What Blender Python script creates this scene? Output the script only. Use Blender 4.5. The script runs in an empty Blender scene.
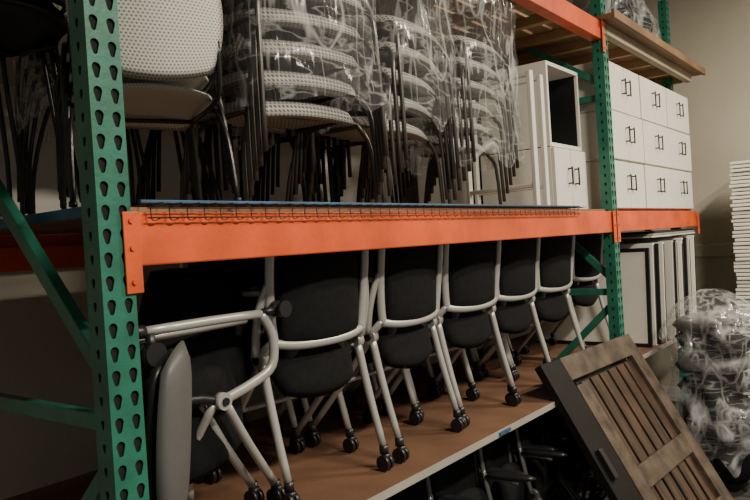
import bpy, bmesh, math, random
from mathutils import Matrix, Vector, noise
random.seed(7)
D=math.radians
# ---------------------------------------------------------------- materials
def nt_mat(name):
    m=bpy.data.materials.new(name); m.use_nodes=True
    nt=m.node_tree; return m,nt,nt.nodes.get('Principled BSDF')
def mat(name,col,rough=.5,metal=0,var=.15,scale=6,bump=.0,bscale=60,stretch=(1,1,1),col2=None,spec=.5):
    m,nt,b=nt_mat(name)
    tc=nt.nodes.new('ShaderNodeTexCoord'); mp=nt.nodes.new('ShaderNodeMapping')
    mp.inputs['Scale'].default_value=stretch
    nt.links.new(tc.outputs['Object'],mp.inputs[0])
    n=nt.nodes.new('ShaderNodeTexNoise'); n.inputs['Scale'].default_value=scale; n.inputs['Detail'].default_value=5
    nt.links.new(mp.outputs[0],n.inputs['Vector'])
    r=nt.nodes.new('ShaderNodeValToRGB')
    c2=col2 or tuple(c*(1-var) for c in col)
    r.color_ramp.elements[0].position=.35; r.color_ramp.elements[1].position=.65
    r.color_ramp.elements[0].color=(*c2,1); r.color_ramp.elements[1].color=(*col,1)
    nt.links.new(n.outputs[0],r.inputs[0]); nt.links.new(r.outputs[0],b.inputs['Base Color'])
    b.inputs['Roughness'].default_value=rough; b.inputs['Metallic'].default_value=metal
    b.inputs['Specular IOR Level'].default_value=spec
    if bump:
        n2=nt.nodes.new('ShaderNodeTexNoise'); n2.inputs['Scale'].default_value=bscale
        nt.links.new(mp.outputs[0],n2.inputs['Vector'])
        bp=nt.nodes.new('ShaderNodeBump'); bp.inputs['Strength'].default_value=bump; bp.inputs['Distance'].default_value=.01
        nt.links.new(n2.outputs[0],bp.inputs['Height']); nt.links.new(bp.outputs[0],b.inputs['Normal'])
    return m
def perf_mat(name,col,hole,pitch,rad,rough=.6):
    m,nt,b=nt_mat(name)
    uv=nt.nodes.new('ShaderNodeUVMap')
    sep=nt.nodes.new('ShaderNodeSeparateXYZ'); nt.links.new(uv.outputs[0],sep.inputs[0])
    def M(op,a,bv=None):
        n=nt.nodes.new('ShaderNodeMath'); n.operation=op
        for i,x in enumerate((a,bv)):
            if x is None: continue
            if isinstance(x,(int,float)): n.inputs[i].default_value=x
            else: nt.links.new(x,n.inputs[i])
        return n.outputs[0]
    v=M('DIVIDE',sep.outputs[1],pitch*.8); row=M('FLOOR',v); odd=M('MODULO',M('ABSOLUTE',row),2.0)
    u=M('ADD',M('DIVIDE',sep.outputs[0],pitch),M('MULTIPLY',odd,.5))
    fu=M('SUBTRACT',M('FRACT',u),.5); fv=M('SUBTRACT',M('FRACT',v),.5)
    d=M('ADD',M('MULTIPLY',fu,fu),M('MULTIPLY',fv,fv))
    h=M('LESS_THAN',d,rad*rad)
    mx=nt.nodes.new('ShaderNodeMix'); mx.data_type='RGBA'
    nt.links.new(h,mx.inputs[0]); mx.inputs[6].default_value=(*col,1); mx.inputs[7].default_value=(*hole,1)
    nt.links.new(mx.outputs[2],b.inputs['Base Color']); b.inputs['Roughness'].default_value=rough
    return m
def film_mat(name,lo=.05,hi=.42,stretch=(2.6,2.6,1.1),scale=2.0,sharp=44,bump=.9,rot=(.7,.35,.2),rough=.13,base=.85):
    m,nt,b=nt_mat(name)
    tc=nt.nodes.new('ShaderNodeTexCoord')
    def M(op,a,bv=None):
        q=nt.nodes.new('ShaderNodeMath'); q.operation=op
        for i,x in enumerate((a,bv)):
            if x is None: continue
            if isinstance(x,(int,float)): q.inputs[i].default_value=x
            else: nt.links.new(x,q.inputs[i])
        return q.outputs[0]
    def ridge(rt,st,sc,dist,sh):
        mp=nt.nodes.new('ShaderNodeMapping'); mp.inputs['Scale'].default_value=st; mp.inputs['Rotation'].default_value=rt
        nt.links.new(tc.outputs['Object'],mp.inputs[0])
        n=nt.nodes.new('ShaderNodeTexNoise'); n.inputs['Scale'].default_value=sc; n.inputs['Detail'].default_value=2.5; n.inputs['Roughness'].default_value=.5; n.inputs['Distortion'].default_value=dist
        nt.links.new(mp.outputs[0],n.inputs['Vector'])
        r=M('SUBTRACT',1.0,M('MULTIPLY',M('ABSOLUTE',M('SUBTRACT',n.outputs[0],.5)),sh))
        return n,M('MAXIMUM',r,0.0)
    n1,r1=ridge(rot,stretch,scale,.2,sharp)
    n2,r2=ridge((-rot[0]*1.3,.2,-.4),(stretch[0]*2.2,stretch[1]*2.2,stretch[2]*.8),scale*1.3,.1,sharp*.8)
    n3,r3=ridge((.1,.1,.0),(stretch[0]*.9,stretch[1]*.9,stretch[2]*6),scale*1.1,.1,sharp*.9)
    rid=M('MAXIMUM',r1,M('MAXIMUM',M('MULTIPLY',r2,.7),M('MULTIPLY',r3,.6)))
    fac=M('ADD',M('MULTIPLY',rid,hi-lo),lo)
    tr=nt.nodes.new('ShaderNodeBsdfTransparent'); tr.inputs[0].default_value=(.985,.985,.985,1)
    mix=nt.nodes.new('ShaderNodeMixShader')
    bp=nt.nodes.new('ShaderNodeBump'); bp.inputs['Strength'].default_value=bump; bp.inputs['Distance'].default_value=.03
    nt.links.new(M('ADD',n1.outputs[0],n2.outputs[0]),bp.inputs['Height']); nt.links.new(bp.outputs[0],b.inputs['Normal'])
    b.inputs['Base Color'].default_value=(base,base,base*.98,1); b.inputs['Roughness'].default_value=rough
    b.inputs['Specular IOR Level'].default_value=1.0
    nt.links.new(fac,mix.inputs[0]); nt.links.new(tr.outputs[0],mix.inputs[1]); nt.links.new(b.outputs[0],mix.inputs[2])
    out=nt.nodes.get('Material Output'); nt.links.new(mix.outputs[0],out.inputs[0])
    return m
GREEN=mat('green_paint',(.022,.175,.11),.42,0,.35,9,.1)
ORANGE=mat('orange_paint',(.80,.105,.018),.45,0,.35,5,.06)
SHADE=mat('painted_shade',(.004,.006,.005),.9)  # near-black colour standing in for shade inside hollow parts
SILVER=mat('silver_frame',(.43,.42,.39),.34,.3,.1,8)
BLACKP=mat('black_plastic',(.012,.012,.013),.4,0,.3,10)
BLACKF=mat('black_fabric',(.009,.009,.010),.9,0,.3,40,.2,300,spec=.15)
DARKFR=mat('dark_frame',(.14,.14,.145),.25,.4)
TUBEB=mat('black_tube',(.012,.012,.012),.3,.2)
TUBEG=mat('grey_tube',(.10,.09,.08),.3,.6)
GREYPAD=perf_mat('grey_perforated',(.42,.40,.36),(.09,.085,.08),.016,.32)
LIGHTPERF=perf_mat('light_perforated',(.56,.54,.48),(.15,.145,.13),.013,.27)
GREYS=mat('grey_shell',(.11,.11,.105),.5)
WOODD=mat('particle_board',(.165,.083,.045),.6,0,.3,4,.1,200,col2=(.11,.055,.03))
PLY=mat('plywood_plank',(.24,.135,.065),.65,0,.4,3,.1,40,(1,12,1))
SLAT=mat('pine_slat',(.42,.25,.12),.6,0,.35,3,.1,40,(8,1,1))
BLUE=mat('blue_painted_edge',(.035,.12,.23),.6,0,.5,9)
EDGE=mat('edge_strip',(.35,.33,.28),.5)
WHITE=mat('white_laminate',(.76,.73,.65),.4,0,.06,3)
WHITE2=mat('white_panel',(.62,.59,.52),.6,0,.12,3)
CREAM=mat('cream_beam',(.34,.28,.19),.6,0,.2,3)
WALL=mat('wall_plaster',(.50,.455,.36),.9,0,.1,1.5,.15,80)
FLOOR=mat('concrete_floor',(.05,.046,.041),.7,0,.35,2,.1,30)
CEIL=mat('ceiling_paint',(.4,.38,.34),.9)
WIRE=mat('wire_steel',(.12,.07,.045),.5,.4)
DW1=mat('door_black_stain',(.009,.008,.007),.55,0,.3,6,.1,60,(1,14,1),spec=.2)
DW2=mat('door_worn_brown',(.105,.075,.05),.45,0,.5,4,.2,60,(3,3,3),col2=(.035,.025,.018),spec=.45)
DW3=mat('door_slat_brown',(.085,.045,.025),.35,0,.5,3,.1,60,(8,1,1.2),col2=(.012,.009,.007),spec=.5)
FILM=film_mat('stretch_film')
FILM2=film_mat('bag_film',.05,.5,(4,4,3),2.2,26,.8)
FILM3=film_mat('clear_bag_film',.05,.42,(2.4,2.4,2.0),1.7,24,1.0,rough=.12,base=.7)
# ---------------------------------------------------------------- mesh builder
class MB:
    def __init__(s): s.bm=bmesh.new(); s.mats=[]; s.uv=s.bm.loops.layers.uv.new('UVMap')
    def mi(s,m):
        if m not in s.mats: s.mats.append(m)
        return s.mats.index(m)
    def box(s,c,size,m,rot=None,bevel=0):
        M=Matrix.Translation(c)
        if rot is not None: M=M@(rot if isinstance(rot,Matrix) else Matrix.Rotation(rot[2],4,'Z')@Matrix.Rotation(rot[1],4,'Y')@Matrix.Rotation(rot[0],4,'X'))
        M=M@Matrix.Diagonal((*size,1))
        r=bmesh.ops.create_cube(s.bm,size=1,matrix=M)
        fs=set(f for v in r['verts'] for f in v.link_faces)
        idx=s.mi(m)
        for f in fs: f.material_index=idx
        if bevel:
            es=set(e for f in fs for e in f.edges)
            rr=bmesh.ops.bevel(s.bm,geom=list(es),offset=bevel,segments=2,affect='EDGES',profile=.5)
            for f in rr['faces']: f.material_index=idx
    def tube(s,pts,r,m,seg=8,smooth=3,sx=1.0,cap=True):
        P=[Vector(p) for p in pts]
        if smooth>1 and len(P)>2:
            Q=[]
            for i in range(len(P)-1):
                p0=P[max(i-1,0)];p1=P[i];p2=P[i+1];p3=P[min(i+2,len(P)-1)]
                for k in range(smooth):
                    t=k/smooth
                    Q.append(.5*((2*p1)+(p2-p0)*t+(2*p0-5*p1+4*p2-p3)*t*t+(3*p1-p0-3*p2+p3)*t**3))
            Q.append(P[-1]); P=Q
        idx=s.mi(m); rings=[]; up=None
        for i,p in enumerate(P):
            t=(P[min(i+1,len(P)-1)]-P[max(i-1,0)]).normalized()
            if up is None:
                up=Vector((1,0,0)) if abs(t.x)<.8 else Vector((0,0,1))
            a=(up-t*up.dot(t)).normalized(); b=t.cross(a); up=a
            rr=r[i*(len(r)-1)//(len(P)-1)] if isinstance(r,(list,tuple)) else r
            rings.append([s.bm.verts.new(p+a*math.cos(q)*rr*sx+b*math.sin(q)*rr) for q in [2*math.pi*j/seg for j in range(seg)]])
        for i in range(len(rings)-1):
            for j in range(seg):
                f=s.bm.faces.new((rings[i][j],rings[i][(j+1)%seg],rings[i+1][(j+1)%seg],rings[i+1][j])); f.material_index=idx; f.smooth=True
        if cap:
            f=s.bm.faces.new(rings[0][::-1]); f.material_index=idx
            f=s.bm.faces.new(rings[-1]); f.material_index=idx
    def pad(s,M,w,h,t,m,k=.5,curve=None,n=12,taper=0):
        idx=s.mi(m); G={}
        for side in (0,1):
            for i in range(n+1):
                for j in range(n+1):
                    u=2*i/n-1; v=2*j/n-1
                    e=max(abs(u),abs(v))
                    if side==1 and e>.999: G[side,i,j]=G[0,i,j]; continue
                    x=u*math.sqrt(1-k*v*v/2)*w/2*(1+taper*v); z=v*math.sqrt(1-k*u*u/2)*h/2
                    th=t/2*math.sqrt(max(0,1-e**5)); 
                    y=(curve(u,v) if curve else 0)+(th if side else -th)
                    G[side,i,j]=s.bm.verts.new(M@Vector((x,y,z)))
        for side in (0,1):
            for i in range(n):
                for j in range(n):
                    q=[(i,j),(i+1,j),(i+1,j+1),(i,j+1)]
                    if side: q=q[::-1]
                    try: f=s.bm.faces.new([G[(side,)+a] for a in q])
                    except ValueError: continue
                    f.material_index=idx; f.smooth=True
                    for l,a in zip(f.loops,q): l[s.uv].uv=((a[0]/n)*w,(a[1]/n)*h)
    def cyl(s,c,r,d,m,axis='X',seg=14):
        R={'X':Matrix.Rotation(D(90),4,'Y'),'Y':Matrix.Rotation(D(90),4,'X'),'Z':Matrix.Identity(4)}[axis]
        rr=bmesh.ops.create_cone(s.bm,cap_ends=True,segments=seg,radius1=r,radius2=r,depth=d,matrix=Matrix.Translation(c)@R)
        idx=s.mi(m)
        for f in set(f for v in rr['verts'] for f in v.link_faces):
            f.material_index=idx; f.smooth=len(f.verts)==4
    def mesh(s,name):
        me=bpy.data.meshes.new(name); s.bm.normal_update(); s.bm.to_mesh(me); s.bm.free()
        for m in s.mats: me.materials.append(m)
        return me
def obj(name,me,loc=(0,0,0),rot=(0,0,0),scale=1,parent=None):
    o=bpy.data.objects.new(name,me); bpy.context.collection.objects.link(o)
    o.location=loc; o.rotation_euler=rot; o.scale=(scale,)*3 if not isinstance(scale,tuple) else scale
    if parent: o.parent=parent
    return o
def empty(name,loc=(0,0,0),rot=(0,0,0)):
    return obj(name,None,loc,rot)
# ---------------------------------------------------------------- room
def shell(name,c,size,m):
    b=MB(); b.box((0,0,0),size,m); return obj(name,b.mesh(name),c)
shell('floor',(1.5,-1.0,-.05),(9.6,5.4,.1),FLOOR)
shell('wall_back',(1.5,1.55,1.95),(9.6,.1,4.0),WALL)
shell('wall_right',(5.85,-1.0,1.95),(.1,5.2,4.0),WALL)
shell('ceiling',(1.5,-1.0,4.0),(9.6,5.4,.1),CEIL)
b=MB(); b.box((0,0,0),(.02,4.8,.1),WALL); b.box((-.004,0,.052),(.028,4.8,.012),WHITE2)
obj('trim_1',b.mesh('trim'),(5.785,-.95,1.36))
b=MB(); b.box((0,0,0),(.02,4.8,.12),WHITE2); b.box((0,0,.065),(.012,4.8,.012),WHITE2)
obj('baseboard_right',b.mesh('baseboard_right'),(5.785,-.95,.06))
# ---------------------------------------------------------------- pallet rack
rack=empty('pallet_rack')
def holed_strip(b,x0,x1,cx,z0,z1,pitch,s,toP):
    idx=b.mi(GREEN)
    R=.0105*s; r=.0055*s; hole=[]
    for i in range(10):
        a=D(-25+230*i/9); hole.append((R*math.cos(a),R*math.sin(a)))
    for i in range(6):
        a=D(205+130*i/5); hole.append((r*math.cos(a),-.018*s+r*math.sin(a)))
    z=z0
    while z<z1-1e-4:
        h=min(pitch,z1-z); cz=z+h*.5+.003
        if h<pitch*.9:
            f=b.bm.faces.new([b.bm.verts.new(toP(*q)) for q in((x0,z),(x1,z),(x1,z1),(x0,z1))]); f.material_index=idx; break
        H=[b.bm.verts.new(toP(cx+p[0],cz+p[1]+.004)) for p in hole]
        H2=[b.bm.verts.new(toP(cx+p[0],cz+p[1]+.004)+b.inn) for p in hole]
        O=[]
        for p in hole:
            dx,dz=p[0],p[1]+.005
            tx=((x1-cx) if dx>0 else (x0-cx))/dx if abs(dx)>1e-9 else 1e9
            tz=((z+h-cz) if dz>0 else (z-cz))/dz if abs(dz)>1e-9 else 1e9
            t=min(tx,tz); O.append((cx+dx*t,cz+dz*t))
        OV=[b.bm.verts.new(toP(*q)) for q in O]
        m=len(hole)
        corners=[(x1,z+h),(x0,z+h),(x0,z),(x1,z)]
        for i in range(m):
            j=(i+1)%m
            a,c=O[i],O[j]; ring=[H[i],OV[i]]
            for q in corners:
                on_same=(abs(a[0]-c[0])<1e-6 and abs(a[0]-cx)>1e-3 and (abs(a[0]-x0)<1e-6 or abs(a[0]-x1)<1e-6)) or (abs(a[1]-c[1])<1e-6)
                if on_same: break
                ea=(abs(a[0]-q[0])<1e-6 or abs(a[1]-q[1])<1e-6); ec=(abs(c[0]-q[0])<1e-6 or abs(c[1]-q[1])<1e-6)
                if ea and ec: ring.append(b.bm.verts.new(toP(*q))); break
            ring+= [OV[j],H[j]]
            try:
                f=b.bm.faces.new(ring); f.material_index=idx
            except ValueError: pass
            f=b.bm.faces.new((H[i],H[j],H2[j],H2[i])); f.material_index=idx
        z+=h
UW=.080; UD=.060; UH=3.4
def make_upright(sgn):
    b=MB()
    b.inn=Vector((0,sgn*.003,0))
    P=lambda x,z:Vector((x,0,z))
    holed_strip(b,-UW/2,0,-.0205,0,UH,.0508,1.0,P); holed_strip(b,0,UW/2,.0205,0,UH,.0508,1.0,P)
    for sx in(-1,1):
        b.inn=Vector((-sx*.003,0,0))
        holed_strip(b,0,UD,.032,0,UH,.0508,.62,lambda x,z,sx=sx:Vector((sx*UW/2,sgn*x,z)))
        b.box((sx*(UW/2-.012),sgn*(UD+.001),UH/2),(.024,.0025,UH),GREEN)
        b.box((sx*(UW/2-.0055),sgn*.034,UH/2),(.002,.046,UH-.02),SHADE)  # added dark liner, shade behind the side holes put into its colour
    b.box((0,sgn*.007,UH/2),(UW-.012,.002,UH-.02),SHADE)  # added liner plate, channel shade behind the front holes painted near-black
    b.box((0,sgn*.05,.004),(.12,.14,.008),GREEN)
    return b.mesh('upright')
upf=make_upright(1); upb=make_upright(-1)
RD=1.08
for x in(-.036,3.125,5.05):
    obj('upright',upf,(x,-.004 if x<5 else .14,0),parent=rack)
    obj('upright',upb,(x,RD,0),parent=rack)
    b=MB(); f=.05 if x<5 else .17; k=RD-.05
    def brace(p,q):
        p=Vector(p);q=Vector(q);d=q-p;L=d.length
        R=d.to_track_quat('Y','Z').to_matrix().to_4x4()
        b.box((p+q)/2,(.030,L,.038),GREEN,R,.003)
    for zz in(.12,1.24,2.36): brace((x,f,zz),(x,k,zz))
    brace((x,f,1.33),(x,k,2.28)); brace((x,f,1.16),(x,k,.2)); brace((x,f,2.45),(x,k,3.12))
    obj('frame_braces',b.mesh('frame_braces'),parent=rack)
def beam(x0,x1,y,z0,z1,sgn=1,conn=True):
    b=MB(); L=x1-x0
    b.box(((x0+x1)/2,y+sgn*.022,(z0+z1)/2),(L,.04,z1-z0),ORANGE,None,.004)
    b.box(((x0+x1)/2,y+sgn*.052,(z0+z1)/2-.02),(L,.03,z1-z0-.04),ORANGE,None,.003)
    if conn:
        for xx,s in((x0,-1),(x1,1)):
            b.box((xx+s*.008,y-sgn*.008,z1-.09),(.042,.005,.18),ORANGE,None,.0015)
            for dz in(.02,.08,.155): b.cyl((xx+s*.010,y-sgn*.012,z1-dz),.006,.006,ORANGE,'Y')
    obj('orange_beam',b.mesh('orange_beam'),parent=rack)
for z0,z1 in((1.583,1.704),(2.68,2.785)):
    beam(.008,3.085,0,z0,z1); beam(.008,3.085,RD,z0,z1,-1)
    if z0<2: beam(3.165,5.0,0,z0+.0,z1)
    beam(3.165,5.0,RD,z0,z1,-1)
beam(.008,3.085,RD,.72,.80,-1); beam(3.165,5.0,RD,.72,.80,-1)
b=MB()
for x0,x1 in((0.008,3.085),(3.165,5.0)): b.box(((x0+x1)/2,.10,.775),(x1-x0,.05,.05),TUBEB)
obj('lower_support_beam',b.mesh('lsb'),parent=rack)
b=MB()
b.box((1.54,.535,1.7115),(3.06,1.0,.012),PLY)
b.box((1.29,-.014,1.726),(2.54,.014,.008),BLUE,None,.002)
b.box((.012,.53,1.720),(.012,1.0,.026),BLUE,None,.002)
b.box((4.08,.535,1.7115),(1.82,1.0,.012),PLY)
obj('upper_deck_board',b.mesh('udb'),parent=rack)
b=MB()
b.box((1.54,.53,.815),(3.06,1.09,.024),WOODD,None,.002); b.box((1.54,-.018,.815),(3.06,.004,.026),EDGE)
b.box((4.08,.53,.815),(1.8,1.09,.024),WOODD,None,.002); b.box((4.08,-.018,.815),(1.8,.004,.026),EDGE)
b.box((1.62,-.024,.816),(.09,.008,.012),BLUE)
obj('lower_deck_board',b.mesh('ldb'),parent=rack)
b=MB()
x=.05
while x<2.55:
    b.tube([(x,1.02,1.7205),(x,.02,1.7205),(x,-.010,1.716),(x,-.012,1.688),(x+.012,-.012,1.684),(x+.025,-.012,1.690)],.0017,WIRE,5,2)
    x+=.05
for z in(1.712,1.690): b.tube([(.04,-.015,z),(2.56,-.015,z)],.0019,WIRE,6,1)
for y in(.15,.4,.65,.9): b.tube([(.04,y,1.7245),(2.56,y,1.7245)],.0022,WIRE,5,1)
obj('wire_deck',b.mesh('wire_deck'),parent=rack)
b=MB()
for i in range(9):
    xx=.2+i*.36
    b.box((xx,.54,2.762),(.05,.98,.05),SLAT,None,.003)
y=.08
while y<1.05:
    b.box((1.6,y,2.798),(3.15,.09,.02),SLAT,None,.002); y+=.125
b.box((4.13,.50,2.80),(2.12,1.14,.024),PLY,None,.002)
b.box((4.13,-.075,2.805),(2.12,.02,.05),PLY,None,.003)
b.box((4.08,.02,2.755),(1.98,.045,.065),CREAM,None,.003)
for i in range(5): b.box((3.4+i*.42,.54,2.76),(.04,.95,.055),SLAT)
obj('top_shelf_planks',b.mesh('tsp'),parent=rack)
# ---------------------------------------------------------------- nesting office chair
def caster(b,c,m=BLACKP):
    x,y,z=c
    for s in(-1,1): b.cyl((x+s*.011,y,z),.027,.014,m,'X',16)
    b.cyl((x,y,z),.010,.03,m,'X',8)
    b.cyl((x,y-.004,z+.022),.015,.022,m,'Z',10)
def office_chair(name,FR,FAB,PL):
    b=MB()
    Mb=Matrix.Translation((0,-.01,.665))@Matrix.Rotation(D(6),4,'X')
    cv=lambda u,v:-.028*(1-u*u)+.012*v
    b.pad(Mb,.385,.36,.032,FAB,.22,cv,14)
    for s in(-1,1):
        b.tube([(s*.212,-.035,.84),(s*.216,-.022,.72),(s*.208,-.005,.58),(s*.196,.0,.50)],[.012,.012,.013,.014],FR,8,3,1.45)
        b.tube([(s*.198,.0,.51),(s*.214,.02,.485),(s*.222,.045,.455)],[.014,.014,.014],FR,8,2,1.3)
        b.tube([(s*.214,-.018,.70),(s*.236,.0,.64),(s*.246,.02,.56),(s*.240,.04,.47)],[.011,.012,.012,.014],FR,8,3,1.3)
    b.tube([(-.205,.0,.505),(-.12,-.02,.490),(0,-.028,.486),(.12,-.02,.490),(.205,.0,.505)],.0125,FR,8,4,1.25)
    b.tube([(-.213,-.036,.835),(0,-.058,.848),(.213,-.036,.835)],.012,FR,8,4)
    cv2=lambda u,v:-.02*(1-u*u)-.03*v*v
    b.pad(Matrix.Translation((0,.055,.475))@Matrix.Rotation(D(-4),4,'X'),.39,.35,.06,FAB,.66,cv2,14)
    b.pad(Matrix.Translation((0,.018,.46)),.30,.24,.02,PL,.5,None,8)
    for s in(-1,1):
        b.cyl((s*.218,.045,.455),.028,.030,FR,'X',18)
        b.cyl((s*.235,.045,.455),.015,.010,PL,'X',12)
        b.tube([(s*.218,.04,.455),(s*.219,.0,.28),(s*.220,-.055,.085)],[.014,.0135,.0125,.0115],FR,8,3,1.1)
        b.tube([(s*.208,.05,.45),(s*.20,.20,.27),(s*.195,.37,.085)],[.014,.0135,.0125,.0115],FR,8,3,1.1)
        caster(b,(s*.220,-.06,.028),PL); caster(b,(s*.195,.375,.028),PL)
        b.cyl((s*.220,-.057,.075),.016,.03,PL,'Z',10); b.cyl((s*.195,.373,.075),.016,.03,PL,'Z',10)
        b.tube([(s*.222,-.015,.66),(s*.236,.05,.668),(s*.238,.16,.66)],[.011,.012,.013],FR,8,3,1.2)
        b.pad(Matrix.Translation((s*.235,.12,.684))@Matrix.Rotation(D(90),4,'X'),.055,.24,.024,PL,.5,None,8)
    b.tube([(-.205,.055,.43),(.205,.055,.43)],.012,PL,8,1)
    b.tube([(-.20,.20,.272),(.20,.20,.272)],.010,FR,8,1)
    return b.mesh(name)
oc=office_chair('nesting_chair_mesh',SILVER,BLACKF,BLACKP)
ocb=office_chair('black_chair_mesh',DARKFR,BLACKF,BLACKP)
SH=.828
cols=[(.775,.17,-3),(1.29,.17,2),(1.77,.18,-2),(2.22,.19,1),(2.67,.19,0)]
for i,(x,y,a) in enumerate(cols):
    for r in range(3):
        if i==0 and r==1: continue
        obj('nesting_office_chair',oc,(x+r*.02,y+r*.23,SH),(0,0,D(a+random.uniform(-3,3))),.97)
obj('nesting_office_chair',oc,(3.42,.30,SH),(0,0,D(-4)),.97)
b=MB()
b.tube([(.08,.10,1.424),(.30,.125,1.423),(.51,.15,1.418)],.0115,SILVER,8,2,1.1)
b.tube([(.07,.16,1.398),(.30,.19,1.40),(.50,.21,1.40)],.0115,SILVER,8,2,1.1)
b.tube([(.51,.15,1.418),(.548,.15,1.35),(.54,.15,1.262),(.46,.155,1.222),(.34,.16,1.192)],.012,SILVER,8,4,1.3)
b.cyl((.355,.16,1.195),.024,.030,SILVER,'Y',18); b.cyl((.355,.142,1.195),.011,.006,BLACKP,'Y',12)
for o_ in((0,0,0),(-.045,.05,0)):
    b.tube([(.365+o_[0],.16+o_[1],1.19),(.45+o_[0],.17+o_[1],1.05),(.565+o_[0],.20+o_[1],.90)],.0125,SILVER,8,3,1.1)
    caster(b,(.572+o_[0],.20+o_[1],SH+.028)); b.cyl((.570+o_[0],.20+o_[1],.885),.015,.04,BLACKP,'Z',10)
b.tube([(.335,.17,1.19),(.30,.24,1.05),(.33,.30,.90)],.0125,SILVER,8,3,1.1); caster(b,(.335,.305,SH+.028)); b.cyl((.333,.303,.885),.015,.04,BLACKP,'Z',10)
b.cyl((.07,.10,1.425),.017,.03,BLACKP,'X'); 
for yy in(.075,.105): b.cyl((.095,yy,1.370),.029,.02,BLACKP,'Y',18)
b.cyl((.095,.09,1.395),.012,.05,BLACKP,'Z')
for yy in(.12,.15): b.cyl((.575,yy,1.425),.025,.016,BLACKP,'Y',16)
b.tube([(.51,.15,1.42),(.575,.14,1.425)],.012,BLACKP,8,1)
b.pad(Matrix.Translation((.40,.30,1.36))@Matrix.Rotation(D(10),4,'Y'),.42,.40,.05,BLACKF,.5,lambda u,v:-.03*(1-u*u),14)
b.pad(Matrix.Translation((.33,.26,1.13))@Matrix.Rotation(D(-12),4,'Y'),.36,.30,.05,BLACKF,.6,lambda u,v:-.03*(1-u*u),14)
T=Matrix.Translation((.145,.10,1.165))@Matrix.Rotation(D(36),4,'Z')@Matrix.Rotation(D(5),4,'X')
b.pad(T,.22,.46,.035,GREYS,.9,lambda u,v:-.02*(1-u*u),12)
b.pad(T@Matrix.Translation((0,.028,0)),.20,.42,.02,BLACKP,.75,lambda u,v:-.02*(1-u*u),10)
b.tube([(.15,.12,1.02),(.20,.18,.93),(.22,.24,.86)],.013,SILVER,8,2); b.cyl((.22,.24,.845),.02,.03,BLACKP,'Z')
b.tube([(.15,.13,1.20),(.25,.16,1.22),(.35,.17,1.195)],.013,BLACKP,8,3)
obj('tipped_office_chair',b.mesh('tipped_office_chair'))
for i in range(8):
    for r in range(2):
        obj('black_office_chair',ocb,(.80+i*.36+r*.12,.15+r*.45,.0),(0,0,D(180+random.uniform(-12,12))),.885)
# ---------------------------------------------------------------- stacking chairs
def stack_chair(b,dz,dy,pad,tube,seat_h,thick,shell,feet,fan):
    T=Matrix.Translation((0,dy,dz)); lo=-dz*.55
    b.pad(T@Matrix.Translation((0,0,seat_h))@Matrix.Rotation(D(-93),4,'X'),.46,.44,thick,pad,.35 if not shell else .7,lambda u,v:(.04*max(0,v)**3-.014*(1-u*u)+ .01) ,14)
    def P(*ps): return [T@Vector(p) for p in ps]
    for s in(-1,1):
        w=s*(0+fan)
        b.tube(P((s*.236+w,.215,lo),(s*.228+w,.205,.20),(s*.217,.19,seat_h-.07),(s*.205,.14,seat_h-.035),(s*.205,-.12,seat_h-.03),(s*.21,-.21,seat_h+.01),(s*.205,-.235,seat_h+.16)),.0088,tube,8,3)
        b.tube(P((s*.244+w,-.225,lo),(s*.236+w,-.185,.2),(s*.222,-.13,seat_h-.05),(s*.215,-.05,seat_h-.03)),.0088,tube,8,3)
        if feet:
            b.cyl(T@Vector((s*.236+w,.215,.008)),.012,.016,BLACKP,'Z',8); b.cyl(T@Vector((s*.244+w,-.225,.008)),.012,.016,BLACKP,'Z',8)
    b.tube(P((-.205,.12,seat_h-.035),(.205,.12,seat_h-.035)),.008,tube,6,1)
    if shell:
        b.pad(T@Matrix.Translation((0,-.235,seat_h+.23))@Matrix.Rotation(D(9),4,'X'),.46,.42,.016,pad,.62,lambda u,v:-.06*(1-u*u)+.02*v,14)
    else:
        b.pad(T@Matrix.Translation((0,-.235,seat_h+.24))@Matrix.Rotation(D(9),4,'X'),.46,.34,.035,pad,.45,lambda u,v:-.05*(1-u*u)+.01*v,12)
def chair_stack(name,loc,rotz,n,pad,tube,seat_h=.40,thick=.05,pitch=.075,dy=.03,shell=False,scale=1,fan=0):
    b=MB()
    for i in range(n): stack_chair(b,i*pitch,(i-(n-1)/2)*dy,pad,tube,seat_h,thick,shell,i==0,fan*(n-1-i))
    return obj(name,b.mesh(name),loc,(0,0,D(rotz)),scale)
UZ=1.728
chair_stack('perforated_chair_stack',(.23,.28,UZ),-24,4,LIGHTPERF,TUBEB,.355,.018,.07,.03,True,.80)
chair_stack('black_frame_chair_stack',(.02,.74,UZ),20,5,BLACKP,TUBEB,.66,.03,.05,.045,True,.85,.012)
chair_stack('black_frame_chair_stack',(.50,.84,UZ),6,5,BLACKP,TUBEB,.50,.03,.06,.04,True,.85,.012)
chair_stack('mesh_chair_stack',(.84,.34,UZ),168,5,GREYPAD,TUBEG,.35,.060,.092,.022,fan=.006)
chair_stack('mesh_chair_stack',(1.38,.36,UZ),188,5,GREYPAD,TUBEG,.35,.060,.092,.022,fan=.006)
chair_stack('mesh_chair_stack',(1.93,.38,UZ),184,6,GREYPAD,TUBEG,.33,.055,.085,.022,fan=.006)
chair_stack('mesh_chair_stack',(1.05,.86,UZ),180,5,GREYPAD,TUBEB,.42,fan=.008)
chair_stack('mesh_chair_stack',(1.70,.86,UZ),180,6,GREYPAD,TUBEB,.42,fan=.008)
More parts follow.
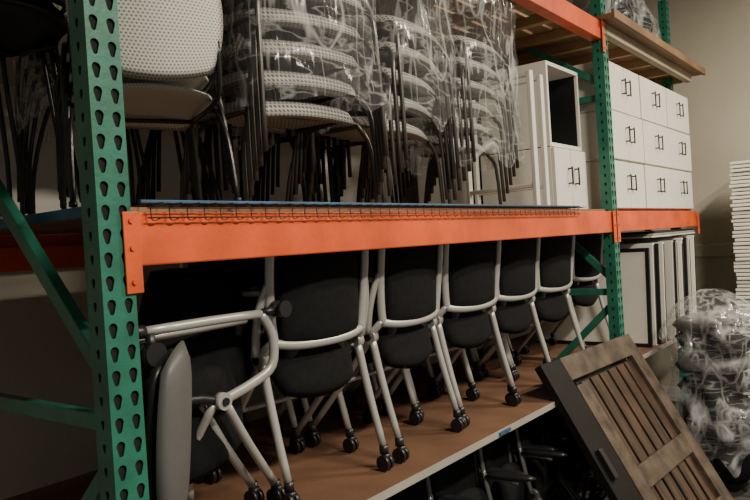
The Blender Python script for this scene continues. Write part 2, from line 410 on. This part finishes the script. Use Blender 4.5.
# ---------------------------------------------------------------- stretch film
def film(name,loc,rx,ry,z0,z1,rot=0,seed=0,m=FILM,amp=.012,nu=110,nv=46,top=False,p=4,prof=None,rag=.05):
    bm=bmesh.new(); idx=[]
    for j in range(nv+1):
        t=j/nv; row=[]
        for i in range(nu):
            a=2*math.pi*i/nu; c,s=math.cos(a),math.sin(a)
            rr=(abs(c)**p+abs(s)**p)**(-1/p)
            zz=z0+(z1-z0)*t
            zz+=(1-t)**3*rag*noise.noise(Vector((c*2.5+seed,s*2.5,seed)))*2.2
            k=prof(t) if prof else 1
            q=Vector((c*rr*rx*4+seed*3,s*rr*ry*4,zz*4))
            w=1+(amp/.3)*noise.noise(q*2.0)+ .035*(abs(noise.noise(Vector((a*4+zz*5,zz*1.5,seed))))) 
            row.append(bm.verts.new((c*rr*rx*w*k,s*rr*ry*w*k,zz)))
        idx.append(row)
    for j in range(nv):
        for i in range(nu):
            f=bm.faces.new((idx[j][i],idx[j][(i+1)%nu],idx[j+1][(i+1)%nu],idx[j+1][i])); f.smooth=True
    if top:
        f=bm.faces.new(idx[-1]); f.smooth=True
    me=bpy.data.meshes.new(name); bm.to_mesh(me); bm.free(); me.materials.append(m)
    return obj(name,me,loc,(0,0,D(rot)))
film('stretch_wrap',(.84,.34,UZ),.27,.31,.31,.98,-12,1)
film('stretch_wrap',(1.39,.36,UZ),.27,.31,.32,.98,8,2)
film('stretch_wrap',(1.94,.38,UZ),.28,.33,.20,.98,4,5)
film('stretch_wrap',(.50,.86,UZ),.25,.25,.36,.98,0,9,FILM2)
# ---------------------------------------------------------------- white panels behind stacks
b=MB()
for i in range(3):
    b.box((0,i*.026,.26),(3.0-.04*i,.022,.52),WHITE,None,.003)
obj('tabletop_panels',b.mesh('tabletop_panels'),(1.5,1.19,UZ+.002))
# ---------------------------------------------------------------- table leg frames and open bookcases
def leg_frame(name,loc,rot):
    b=MB()
    w=.42;h=.66
    for s in(-1,1): b.box((s*w/2,0,h/2),(.022,.03,h),WHITE,None,.003)
    b.box((0,0,h-.014),(w,.03,.022),WHITE,None,.003); b.box((0,0,.10),(w,.025,.02),WHITE,None,.003)
    for s in(-1,1): b.cyl((s*w/2,0,-.004),.015,.012,BLACKP,'Z',10)
    obj(name,b.mesh(name),loc,rot)
leg_frame('table_leg_frame',(2.34,.30,UZ+.01),(0,0,D(80)))
leg_frame('table_leg_frame',(2.46,.31,UZ+.01),(0,0,D(84)))
def bookcase(name,loc,w,d,h,rot=0,shelves=1):
    b=MB(); t=.02
    for s in(-1,1): b.box((s*(w/2-t/2),0,h/2),(t,d,h),WHITE,None,.001)
    for z in(t/2,h-t/2): b.box((0,0,z),(w-2*t,d,t),WHITE)
    for i in range(shelves): b.box((0,0,h*(i+1)/(shelves+1)),(w-2*t,d-.02,t),WHITE)
    b.box((0,d/2-.006,h/2),(w-2*t,.008,h-2*t),BLACKP)
    for s in (-1,1): b.box((s*(w/2-t-.003),.0,h/2),(.004,d-.03,h-2*t),BLACKP)
    obj(name,b.mesh(name),loc,(0,0,D(rot)))
bookcase('open_bookcase',(2.83,.34,UZ-.008+.34),.44,.40,.45,0,0)
bookcase('open_bookcase',(2.84,.80,UZ-.008),.50,.36,.80,0,1)
def cabinet(name,loc,w,h,d):
    b=MB()
    b.box((0,d/2,h/2),(w,d,h),WHITE,None,.003)
    for s in(-1,1):
        b.box((s*w/4,-.010,h/2),(w/2-.006,.018,h-.008),WHITE,None,.002)
        x=s*.045; 
        b.box((x,-.042,h*.55),(.009,.008,.10),BLACKP,None,.002)
        for dz in(-.04,.04): b.box((x,-.03,h*.55+dz),(.008,.022,.008),BLACKP)
    obj(name,b.mesh(name),loc)
cabinet('storage_cabinet',(2.83,.14,UZ-.008),.44,.335,.42)
for r in range(3):
    for c in range(3):
        cabinet('storage_cabinet',(3.47+c*.60,.03+random.uniform(-.006,.006),1.719+r*.290),.592,.287,.5)
# ---------------------------------------------------------------- panels in lower right bay
def whiteboard(name,loc,rot,d,h):
    b=MB()
    b.box((0,0,h/2),(.014,d-.03,h-.03),WHITE)
    for s in(-1,1): b.box((0,s*(d/2-.012),h/2),(.024,.024,h),BLACKP,None,.002)
    for z in(.012,h-.012): b.box((0,0,z),(.024,d-.048,.024),BLACKP,None,.002)
    obj(name,b.mesh(name),loc,rot)
def panel(name,loc,rot,t,d,h,m):
    b=MB(); b.box((0,0,h/2),(t,d,h),m,None,.002)
    b.box((0,-d/2-.001,h/2),(t*.45,.003,h-.02),BLACKP if m is not BLACKP else EDGE)
    obj(name,b.mesh(name),loc,rot)
x=3.78
whiteboard('framed_whiteboard',(3.72,.40,SH),(0,D(4),0),.78,.64)
ms=[WHITE,BLACKP,WHITE,BLACKP,WHITE2,BLACKP,WHITE]
for i in range(15):
    t=random.choice([.022,.028,.035]); m=ms[i%7]
    panel('flat_panel',(x+.02,.40+random.uniform(-.03,.03),SH),(0,D(4),0),t,.84,.67+random.uniform(-.02,.025),m)
    x+=t+.03+random.uniform(0,.02)
b=MB()
for i in range(3): b.box((0,0,i*.014),(1.12-.06*i,.8,.011),[WHITE2,EDGE,BLACKP][i%3],None,.001)
obj('flat_sheet_pile',b.mesh('flat_sheet_pile'),(4.40,.41,1.535))
# ---------------------------------------------------------------- leaning wooden door
b=MB(); W=1.08; L=1.13; T=.04
b.box((-W/2+.10,0,L/2),(.20,T,L),DW1,None,.004)
b.box((W/2-.06,0,L/2),(.12,T,L),DW2,None,.004)
b.box((.04,0,L-.06),(W-.32,T,.12),DW2,None,.004)
b.box((.04,0,.09),(W-.32,T,.18),DW2,None,.004)
b.box((-.285,-.004,L/2),(.11,T,L-.3+.0),DW2,None,.003)
b.box((.08,0,.48),(W-.36,T*.9,.11),DW2,None,.004)
for i in range(6):
    b.box((-.19+i*.112,.008,L*.5),(.088,.014,L-.28),DW3,None,.003)
b.box((.09,.018,L/2),(.70,.004,L-.26),SHADE)  # near-black sheet behind the slats, paints their gaps dark
b.box((-W/2+.05,-.03,.62),(.035,.03,.14),BLACKP,None,.004)
o=obj('wooden_door',b.mesh('wooden_door'),(2.63,-.545,.01)); o.rotation_euler=(-math.asin(.51),0,D(-3))
# ---------------------------------------------------------------- wrapped bundle at right
bun=empty('wrapped_stool_bundle',(3.72,-.35,0))
b=MB()
for i in range(4):
    b.pad(Matrix.Translation((random.uniform(-.03,.03),0,.62+i*.13))@Matrix.Rotation(D(90+random.uniform(-9,9)),4,'X'),.44,.44,.09,[BLACKF,GREYS,BLACKF,GREYS][i],.9,None,12)
for a in range(6):
    c,s=math.cos(a*1.047),math.sin(a*1.047)
    b.tube([(c*.05,s*.05,.56),(c*.18,s*.18,.4),(c*.25,s*.25,.0)],.014,TUBEB,8,3)
b.pad(Matrix.Translation((0,0,.3))@Matrix.Rotation(D(90),4,'X'),.48,.48,.50,BLACKF,.9,None,12)
obj('stools',b.mesh('stools'),parent=bun)
f=film('film',(0,0,0),.29,.28,.25,1.20,20,11,FILM3,.06,110,60,True,2.3,lambda t:(.84+.3*math.sin(t*5.6+.8)**2*.5)*(1 if t<.82 else 1-((t-.82)/.18)**2*.75),.1); f.parent=bun
bun2=empty('wrapped_cushion_bundle',(3.9,.24,2.815))
b=MB()
for i in range(5):
    b.pad(Matrix.Translation((-.42+i*.21,0,.17))@Matrix.Rotation(D(70),4,'Z')@Matrix.Rotation(D(10),4,'X'),.42,.33,.10,[GREYS,BLACKF,BLACKF][i%3],.5,None,10)
obj('cushions',b.mesh('cushions'),parent=bun2)
f=film('film',(0,0,0),.60,.26,.0,.42,0,21,FILM3,.05,110,40,True,3,lambda t:1-.35*t*t,0); f.parent=bun2
b=MB()
for i in range(70):
    z=.012+i*.0295
    b.box((random.uniform(-.008,.008),random.uniform(-.01,.01),z),(.50,.72,.022),WHITE,None,.004)
obj('foam_sheet_stack',b.mesh('foam_sheet_stack'),(5.30,-.60,.0))
# ---------------------------------------------------------------- lights
def lamp(name,loc,size,power,col=(1,.90,.75)):
    e=empty(name,loc)
    b=MB(); b.box((0,0,.03),(size[0]+.04,size[1]+.04,.04),CEIL,None,.004)
    obj('housing',b.mesh('housing'),parent=e)
    li=bpy.data.lights.new(name,'AREA'); li.shape='RECTANGLE'; li.size=size[0]; li.size_y=size[1]; li.energy=power; li.color=col
    o=bpy.data.objects.new('tube_light',li); bpy.context.collection.objects.link(o); o.parent=e; o.location=(0,0,0)
lamp('ceiling_light',(.6,-2.9,3.85),(1.2,.3),260)
lamp('ceiling_light',(3.9,-2.3,3.85),(1.2,.3),225)
w=bpy.data.worlds.new('World'); bpy.context.scene.world=w; w.use_nodes=True
w.node_tree.nodes['Background'].inputs[0].default_value=(1,.94,.85,1); w.node_tree.nodes['Background'].inputs[1].default_value=.2
# ---------------------------------------------------------------- camera
cam=bpy.data.cameras.new('camera'); co=bpy.data.objects.new('camera',cam); bpy.context.collection.objects.link(co)
cam.lens=33.6; cam.sensor_width=36; cam.clip_start=.02
F=Vector((.789,.614,0)).normalized(); Rh=Vector((F.y,-F.x,0)); U=Vector((0,0,1))
p=math.radians(.49); Fp=F*math.cos(p)-U*math.sin(p); Up=U*math.cos(p)+F*math.sin(p)
th=math.radians(3.55)
r=Rh*math.cos(th)-Up*math.sin(th); u=Rh*math.sin(th)+Up*math.cos(th)
Mx=Matrix((r,u,-Fp)).transposed().to_4x4(); Mx.translation=(-.887,-1.371,1.6)
co.matrix_world=Mx
bpy.context.scene.camera=co
